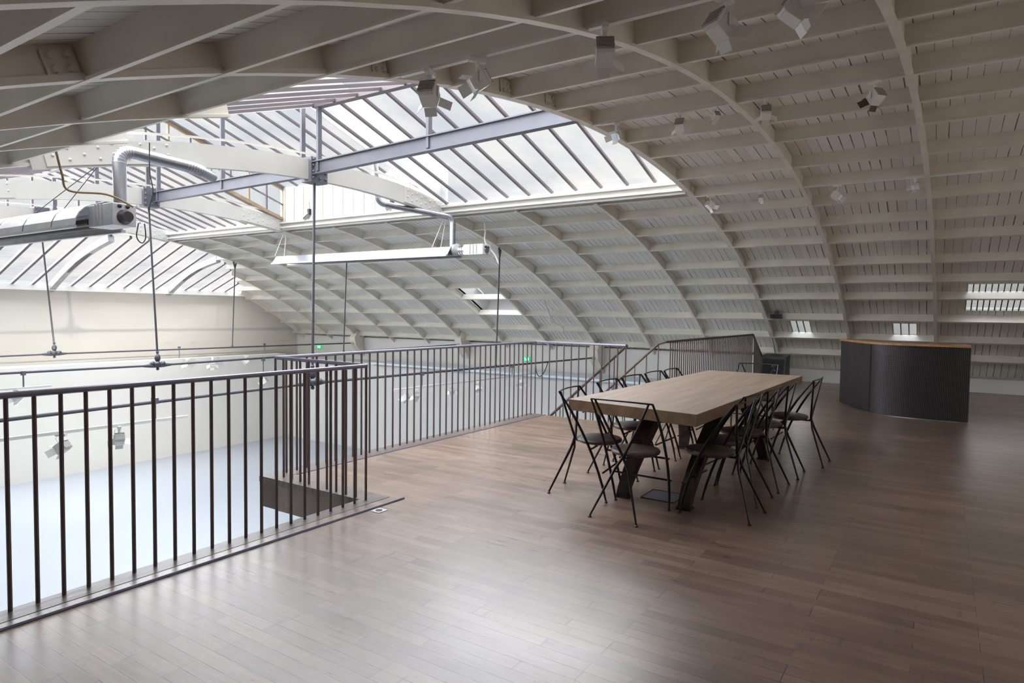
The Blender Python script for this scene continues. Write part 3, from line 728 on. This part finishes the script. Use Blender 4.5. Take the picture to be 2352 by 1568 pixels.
# ------------------------------------------------------------------ exit signs
def exit_sign(y, z, label):
    e = thing('exit_sign', (16.25,y,z), label, 'exit sign', 'green exit signs')
    MB().box((16.24,y-.12,z-.06),(16.30,y+.12,z+.06)).build('housing', M_exit, e)
    m = MB(); m.sphere((16.237,y+.03,z+.035), .014, 8, 5, (.3,1,1)); m.bar((16.237,y+.03,z+.02),(16.237,y+.0,z-.02), .004, .022, (0,1,0))
    m.bar((16.237,y,z-.02),(16.237,y+.035,z-.05), .004, .012, (0,1,0)); m.bar((16.237,y,z-.02),(16.237,y-.035,z-.045), .004, .012, (0,1,0)); m.bar((16.237,y+.03,z+.01),(16.237,y-.03,z+.0), .004, .010, (0,1,0))
    m.box((16.234,y-.10,z-.045),(16.238,y-.06,z+.045)); m.build('running_figure', M_exitwhite, e)
exit_sign(10.2, .125, 'green running man exit sign on the side wall seen through the platform balustrade')
exit_sign(19.3, .125, 'tiny green exit sign far down the hall beside the nearest central hanger rod')

# ------------------------------------------------------------------ light tracks and spotlights
def track(p, q, label, zt=None, hang=()):
    t = thing('light_track', p, label, 'light track')
    MB().bar(p, q, .035, .035).build('rail', M_spot, t)
    for x, y, z0, z1 in hang: 
        m = MB(); m.tube([(x,y,z0),(x,y,z1)], .012, 6); m.box((x-.03,y-.03,z1-.05),(x+.03,y+.03,z1+.02)); m.build('hanger', M_greysteel, t)
    return t
def rowp(t, r=15.955): return vp(t, r)
tx = {}
for t, lab in ((-13.4,'white ceiling track on the leftmost lamp row, nearest the viewpoint'),(-2.4,'white ceiling track on the middle lamp row, near the crown'),(9.85,'white ceiling track on the right-hand lamp row, above the low windows')):
    x, z = rowp(t, 15.945); tx[t] = (x,z); track((x,-.6,z),(x,3.05,z), lab)
track((1.2,7.82,.165),(4.53,7.82,.145), 'grey light track slung below the nearest tie rod, behind the front balustrade', hang=[(4.13,7.82,.165,.40),(2.1,7.82,.17,.38)])
track((1.2,12.46,.17),(4.86,12.46,.16), 'grey light track slung below the middle tie rod, at the left picture edge', hang=[(4.46,12.46,.17,.42)])
track((8.2,7.82,.13),(12.9,7.82,.09), 'pale light track slung below the nearest tie rod, behind the platform balustrade', hang=[(8.93,7.82,.13,.38),(11.9,7.82,.10,.33)])
track((6.2,19.4,-.03),(14.6,19.4,-.06), 'long white light track in front of the far partition wall', hang=[(11.0,19.4,-.06,.30),(14.0,19.4,-.06,.30)])
track((7.6,12.46,.07),(10.4,12.46,.05), 'pale light track slung below the middle tie rod behind the railing corner', hang=[(8.96,12.46,.06,.40)])

def make_spot(brown=False):
    s = thing('track_spotlight', (0,0,0))
    MB().box((-.022,-.075,-.035),(.022,.075,.0)).build('track_adapter', M_spot, s)
    m = MB(); m.box((-.016,-.012,-.13),(.016,.012,-.035)); m.tube([(-.07,0,-.13),(.07,0,-.13)], .008, 8)
    for q in (-1,1): m.box((q*.072-.003,-.013,-.21),(q*.072+.003,.013,-.125))
    m.build('yoke', M_spot, s)
    M = Matrix.Translation((0,0,-.20)) @ Matrix.Rotation(math.radians(-35), 4, 'X')
    b = MB(); b.box((-.062,-.065,-.07),(.062,.055,.07), M)
    b.prism([(-.062,-.065,-.07),(-.062,-.065,.07),(-.062,-.10,.045),(-.062,-.10,-.045)], (.124,0,0), M)
    body = b.build('lamp_body', M_spot, s, bevel=.004)
    fn = MB()
    for k in range(8): fn.box((-.064,-.105+.0,-.06+k*.016),(.064,-.09,-.053+k*.016), M)
    fn.build('cooling_fins', M_spotdark, body)
    g = MB(); g.box((-.05,.055,-.055),(.05,.058,.055), M); g.build('lens', M_brownshade if brown else M_chrome, s)
    def door(a, b, c, ang, axis, org):
        D = M @ Matrix.Translation(org) @ Matrix.Rotation(math.radians(ang), 4, axis)
        MB().box(a, b, D).build('barn_door', M_brownshade if brown else M_spot, s)
    door((-.05,0,-.0015),(.05,.07,.0015),0, 32,'X',(0,.057,.07)); door((-.05,0,-.0015),(.05,.07,.0015),0,-25,'X',(0,.057,-.07))
    door((-.0015,0,-.05),(.0015,.105,.05),0,-58,'Z',(.062,.057,0)); door((-.0015,0,-.05),(.0015,.105,.05),0,48,'Z',(-.062,.057,0))
    m = MB(); m.tube([(0,.05,-.035),(-.05,.04,-.06),(-.06,.0,-.11),(-.045,-.03,-.17)], .004, 6); m.build('cord', M_cablewhite, s)
    return s
s0 = make_spot(); note_kids(s0); s1 = make_spot(True); note_kids(s1)
GN = 'white barn-door spotlights on the gallery ceiling tracks'
near = [(-13.4,2.80,-70,1.35,'large white barn-door spotlight hanging in front of the glazed roof, nearest the ridge'),
 (-13.4,2.42,60,1.2,'white spotlight just right of the big one in front of the glazed roof'),
 (-13.4,1.57,-60,1.25,'large white spotlight alone between the glazed roof top and the second rib'),
 (-13.4,.94,-120,1.25,'white spotlight with a toothed fin edge at the top picture edge, left of two'),
 (-13.4,.60,-150,1.25,'white spotlight cropped by the top picture edge, right of two'),
 (-2.4,2.88,80,1.05,'white spotlight overlapping the curved edge of the large arch beside the glass'),
 (-2.4,2.20,-80,1.1,'white spotlight with dark open mouth between the large arch and the next rib'),
 (-2.4,1.86,-40,.75,'small white spotlight just left of the second rib on the middle lamp row'),
 (-2.4,1.40,-75,1.1,'white spotlight hanging right on the second rib, middle lamp row'),
 (-2.4,.53,-40,1.15,'spotlight with a brown hood near the steep rib, middle lamp row'),
 (9.85,2.90,-130,1.15,'bright white spotlight beside the large arch on the lower lamp row'),
 (9.85,2.18,-100,.8,'small white spotlight in the middle of the bay on the lower lamp row'),
 (9.85,1.22,180,1.2,'white spotlight with a square bright door, right of the second rib, lower row'),
 (9.85,.34,70,.85,'small pale spotlight just left of the steep rib on the lower lamp row')]
used0 = used1 = False
for i, (t, y, a, sc, lab) in enumerate(near):
    src = s1 if i == 9 else s0
    if i == 9: o = s1
    elif not used0: o = s0; used0 = True
    else: o = copy_tree(s0)
    x, z = tx[t]; o.location = (x,y,z-.0175); o.rotation_euler = (0,0,math.radians(a)); o.scale = (sc*.6,)*3; tag(o, lab, 'spotlight', GN)
GH = 'spotlights on the tracks below the tie rods'
hall = [(3.13,7.82,.14,30,1.25,'white spotlight with spread barn doors, lower left behind the front balustrade bars'),
 (3.72,7.82,.14,-20,1.25,'white spotlight right of its spread-door twin behind the front balustrade bars'),
 (4.36,12.46,.145,20,1.15,'pale spotlight at the left picture edge just under the front handrail'),
 (8.50,7.82,.11,10,1.1,'pale spotlight behind the platform balustrade, right beside the railing corner post'),
 (8.78,7.82,.105,-30,1.1,'bluish spotlight behind the platform balustrade, below the first hanging cable'),
 (9.80,7.82,.10,-60,1.1,'bluish spotlight behind the platform balustrade, in the middle of its long side'),
 (10.66,7.82,.09,150,1.3,'larger white spotlight behind the platform balustrade, just left of the quarter hanger rod'),
 (12.30,7.82,.075,120,1.3,'larger grey spotlight behind the platform balustrade, straight below the exit sign'),
 (8.98,12.46,.04,30,1.15,'small pale spotlight just left of the railing corner, right under the front handrail'),
 (11.25,19.4,-.068,10,1.5,'far white spotlight, left of three above the front handrail on the partition track'),
 (12.08,19.4,-.07,-30,1.9,'far white spotlight, middle and largest of three on the partition track'),
 (13.29,19.4,-.073,60,1.5,'far white spotlight, right of three on the partition track')]
for x, y, z, a, sc, lab in hall:
    o = copy_tree(s0); o.location = (x,y,z); o.rotation_euler = (0,0,math.radians(a)); o.scale = (sc*.62,)*3; tag(o, lab, 'spotlight', GH)
# two small fixtures on the boarded curb
for y, z, lab in ((9.02,3.52,'small silver clip-on lamp on the boarded curb, right beside the flue pipe'),(11.45,3.50,'small silver clip-on lamp on the boarded curb, left beside the central hanger rod')):
    c = thing('curb_lamp', (9.36,y,z), lab, 'lamp', 'clip-on lamps on the boarded curb')
    MB().tube([(9.41,y,z+.12),(9.34,y-.06,z+.30)], .008, 6).build('arm', M_alu_dull, c)
    MB().tube([(9.41,y,z+.1),(9.33,y+.12,z-.04)], [.03,.06], 10).build('lamp_head', M_alu, c)
    MB().box((9.36,y-.03,z+.04),(9.42,y+.03,z+.16)).build('clamp', M_dark, c)

# ------------------------------------------------------------------ radiant heaters
def heater(x, y0, y1, z, dirn, label, full, burner_y):
    h = thing('radiant_heater', (x,(y0+y1)/2,z), label, 'heater', 'tube radiant heaters hung from the trusses')
    m = MB(); w0, w1, hh = .10, .21, .15
    if full: w0, w1, hh = .13, .25, .26
    prof = [(-w1,-.0),(-w0,hh),(w0,hh),(w1,0),(w1-.012,0),(w0-.008,hh-.012),(-w0+.008,hh-.012),(-w1+.012,0)]
    if full: prof = [(-w1,0)]+[(w1*math.cos(a),hh*math.sin(a)) for a in [PI-k*PI/10 for k in range(1,10)]]+[(w1,0),(w1-.012,0)]+[((w1-.012)*math.cos(a),(hh-.012)*math.sin(a)) for a in [k*PI/10 for k in range(1,10)]]+[(-w1+.012,0)]
    m.prism([(x+a,y0,z+b) for a, b in prof], (0,y1-y0,0)).build('reflector_hood', M_alu_dull if full else M_alu, h, smooth=False)
    MB().tube([(x-.09,y0,z+.05),(x-.09,y1,z+.05)], .04, 10).build('burner_tube', M_dark, h, smooth=True)
    MB().tube([(x+.09,y0,z+.05),(x+.09,y1,z+.05)], .04, 10).build('burner_tube', M_dark, h, smooth=True)
    lp = MB()
    for s in (-1,1): lp.bar((x+s*w1,y0,z-.01),(x+s*w1,y1,z-.01), .05, .03)
    lp.build('reflector_lip', M_alu_dull, h)
    if full:
        for k in range(5):
            y = y0+.55+k*.75; q = MB().prism([(x+a*1.01,y,z+b*1.01) for a, b in prof], (0,.012,0)); q.build('seam', M_dark, h)
    gap = 0 if full else .27
    if gap:
        MB().tube([(x,y0+.01,z+.10),(x,y0-.06,z+.10),(x,y0-.12,z+.08),(x,y0-.30,z+.08)], [.10,.115,.075,.075], 14).build('connector_pipe', M_spotdark, h, smooth=True)
        cl = MB()
        for k in range(4): cl.tube([(x,y0-.14-k*.045,z+.08),(x,y0-.165-k*.045,z+.08)], .088, 14)
        cl.build('connector_collar', M_chrome, h)
    bx = MB(); by = y0-.02-gap; bx.box((x-.12,by-(.52 if full else .42),z-.01),(x+.12,by,z+(.22 if full else .17))); b = bx.build('burner_box', M_alu_dull if full else M_white, h, bevel=.006)
    q = MB()
    for k in range(3): q.box((x-.124,by-.30+k*.07,z+.0),(x+.124,by-.28+k*.07,z+(.222 if full else .172)))
    q.build('box_louvre', M_spotdark, b)
    q = MB().tube([(x,by-(.60 if full else .44),z+.08),(x,by-(.50 if full else .40),z+.08)], [.055,.085], 14); q.build('fan', M_dark if full else M_alu, h, smooth=True)
    for dx in (-.05,.03): MB().sphere((x+dx,by-(.53 if full else .43),z+(.19 if full else .12)), .022, 8, 5).build('cable_gland', M_cableblack, h)
    return h
h2 = heater(9.25, 7.35, 12.25, 2.50, 1, 'long white radiant heater hanging over the hall with its flue rising to the near truss', False, 7.35)
def duct(h, pts, r, name='flue_pipe'):
    # rounded corners
    P = [Vector(pts[0])]
    for i in range(1, len(pts)-1):
        a, b, c = Vector(pts[i-1]), Vector(pts[i]), Vector(pts[i+1]); k = min(r*2.2, (a-b).length*.45, (c-b).length*.45)
        s = b+(a-b).normalized()*k; e = b+(c-b).normalized()*k
        for j in range(9): t = j/8; P.append(s*(1-t)**2+b*2*t*(1-t)+e*t*t)
    P.append(Vector(pts[-1]))
    o = MB().tube(P, r, 16).build(name, M_alu, h, smooth=True)
    for i in range(1, len(pts)-1):
        b = Vector(pts[i])
        q = [p for p in P if (p-b).length < r*2.4]
        m = MB()
        for j in range(len(q)-1):
            d = (q[j+1]-q[j]); m.tube([q[j], q[j]+d*.35], r*1.05, 16)
        m.build('elbow_ring', M_alu_dull, o, smooth=True)
    return o
duct(h2, [(9.3,7.44,2.66),(9.38,7.50,3.20),(8.1,8.10,3.33),(7.95,8.12,4.62)], .052)
for y, xo in ((7.75,0),(12.25,0)):
    m = MB()
    for s in (-1,1): m.tube([(9.25+s*.12,y+.02,2.66),(9.55+s*.03,(7.82 if y < 10 else 12.46),3.24)], .006, 6)
    m.build('hanging_chain', M_cablewhite, h2)
h1 = heater(3.5, 7.72, 12.8, 2.36, 1, 'large grey radiant heater hanging at upper left with a silver elbow flue on top', True, 7.7)
duct(h1, [(3.52,7.30,2.56),(3.52,7.32,3.16),(4.42,7.40,3.14),(4.75,7.6,3.12)], .066)
m = MB()
for s in (-1,1): m.tube([(3.5+s*.12,9.0,2.6),(3.6,7.9,3.1)], .005, 6); m.tube([(3.5+s*.12,12.2,2.6),(3.6,12.4,3.1)], .005, 6)
m.build('hanging_chain', M_dark, h1)

# ------------------------------------------------------------------ cables
def cable(pts, r, mt, label):
    P = [Vector(p) for p in pts]; Q = []
    for i in range(len(P)-1):
        p0, p1, p2, p3 = P[max(i-1,0)], P[i], P[i+1], P[min(i+2,len(P)-1)]
        for j in range(6):
            t = j/6; Q.append(.5*((2*p1)+(-p0+p2)*t+(2*p0-5*p1+4*p2-p3)*t*t+(-p0+3*p1-3*p2+p3)*t**3))
    Q.append(P[-1]); o = MB().tube(Q, r, 6).build('hanging_cable', mt, smooth=True); tag(o, label, 'cable'); return o
def L(px_, py_, Y):
    """point on the plane y = Y seen in direction (px, py) from the viewpoint; used once to read the cables' real courses"""
    d = r2*((px_-1176)/1496.3)-u2*((py_-784)/1496.3)+f; t = Y/d.y; return (d.x*t, Y, 1.5+d.z*t)
cable([(10.0,7.25,3.24),(9.98,7.2,3.0),(9.85,7.1,2.78),(9.95,6.95,2.55),(9.75,6.75,2.36),(9.3,6.72,2.62)], .016, M_cablewhite, 'white cable dropping from the curb into the burner box of the white heater')
cable([(2.75,6.9,3.0),(2.85,7.0,2.75),(2.95,7.1,2.62),(3.25,7.0,2.62),(3.46,6.92,2.52)], .011, M_cablebrown, 'brown cable looping from the left roof edge to the grey heater')
cable([(3.62,6.9,3.2),(3.62,6.9,2.9),(3.64,6.88,2.7),(3.6,6.9,2.5)], .006, M_cableblack, 'thin black cable hanging straight beside the elbow flue')
cable([(3.50,6.9,2.36),(3.48,6.9,2.22),(3.53,6.9,2.16),(3.57,6.9,2.22),(3.56,6.9,2.36)], .006, M_cableblack, 'short black cable loop under the end of the grey heater')
cable([(12.9,7.82,.25),(12.95,7.82,.08),(13.1,7.82,.0),(13.3,7.82,.1),(13.45,7.82,.30)], .010, M_cableblack, 'black cable sagging in a loop below the right end of the nearest tie rod')

cp = MB().tube([(13.907,8.253,1.847),(14.67,8.50,1.449),(14.937,8.654,1.298),(15.262,8.397,1.105),(15.40,8.50,1.01)], .022, 8).build('conduit_pipe', M_cream)
tag(cp, 'short cream conduit bent across two purlins right of the small roof hatch', 'pipe')

# ------------------------------------------------------------------ bolted plates on the large arch
for i, t in enumerate((-20.4,-13.4,-8.0,-5.3,9.85)):
    pl = MB().arc(t-.55, t-.08, [(-.030,15.965),(-.020,15.965),(-.020,16.07),(-.030,16.07)], skew(3.18,0), .4)
    bo = pl
    for rr in (15.99, 16.045):
        for tt in (t-.44, t-.2):
            x, z = vp(tt, rr); bo.tube([(x,3.15,z),(x,3.128,z)], [.017,.014], 6)
    bo.build('bolt_plate', M_cream, A)

# ------------------------------------------------------------------ light
wd = bpy.data.worlds.new('sky'); bpy.context.scene.world = wd; wd.use_nodes = True; nt = wd.node_tree; bg = nt.nodes['Background']
tc = nt.nodes.new('ShaderNodeTexCoord'); sep = nt.nodes.new('ShaderNodeSeparateXYZ'); rp = nt.nodes.new('ShaderNodeValToRGB')
nt.links.new(tc.outputs['Generated'], sep.inputs[0]); nt.links.new(sep.outputs['Z'], rp.inputs['Fac'])
rp.color_ramp.elements[0].position = 0; rp.color_ramp.elements[0].color = (1.0,.98,.95,1); rp.color_ramp.elements[1].position = .8; rp.color_ramp.elements[1].color = (.80,.90,1.0,1)
nt.links.new(rp.outputs[0], bg.inputs['Color']); bg.inputs['Strength'].default_value = .55
sun = bpy.data.lights.new('sun', 'SUN'); sun.energy = 18.0; sun.angle = math.radians(165); sun.color = (.92,.95,1)
so = bpy.data.objects.new('sun', sun); COL.objects.link(so)
so.rotation_euler = Vector((.04,-.70,-.71)).to_track_quat('-Z','Y').to_euler()
def wall_lamp(loc, aim, watts, col=(1,.95,.86)):
    l = bpy.data.lights.new('spotlight_beam', 'SPOT'); l.energy = watts; l.spot_size = math.radians(70); l.spot_blend = 1; l.shadow_soft_size = .06; l.color = col
    o = bpy.data.objects.new('spotlight_beam', l); COL.objects.link(o); o.location = loc
    o.rotation_euler = (Vector(aim)-Vector(loc)).to_track_quat('-Z','Y').to_euler()
wall_lamp((4.36,12.5,-.12), (9.0,19.8,-1.6), 900); wall_lamp((8.98,12.5,-.15), (11.5,19.8,-1.2), 500)
sc = bpy.context.scene
sc.view_settings.view_transform = 'Standard'; sc.view_settings.look = 'None'; sc.view_settings.gamma = 1; sc.view_settings.use_curve_mapping = False
sc.view_settings.exposure = .80
sc.cycles.use_denoising = True
sc.cycles.max_bounces = 12; sc.cycles.diffuse_bounces = 6; sc.cycles.glossy_bounces = 4; sc.cycles.transparent_max_bounces = 12; sc.cycles.transmission_bounces = 6
sc.cycles.sample_clamp_indirect = 10
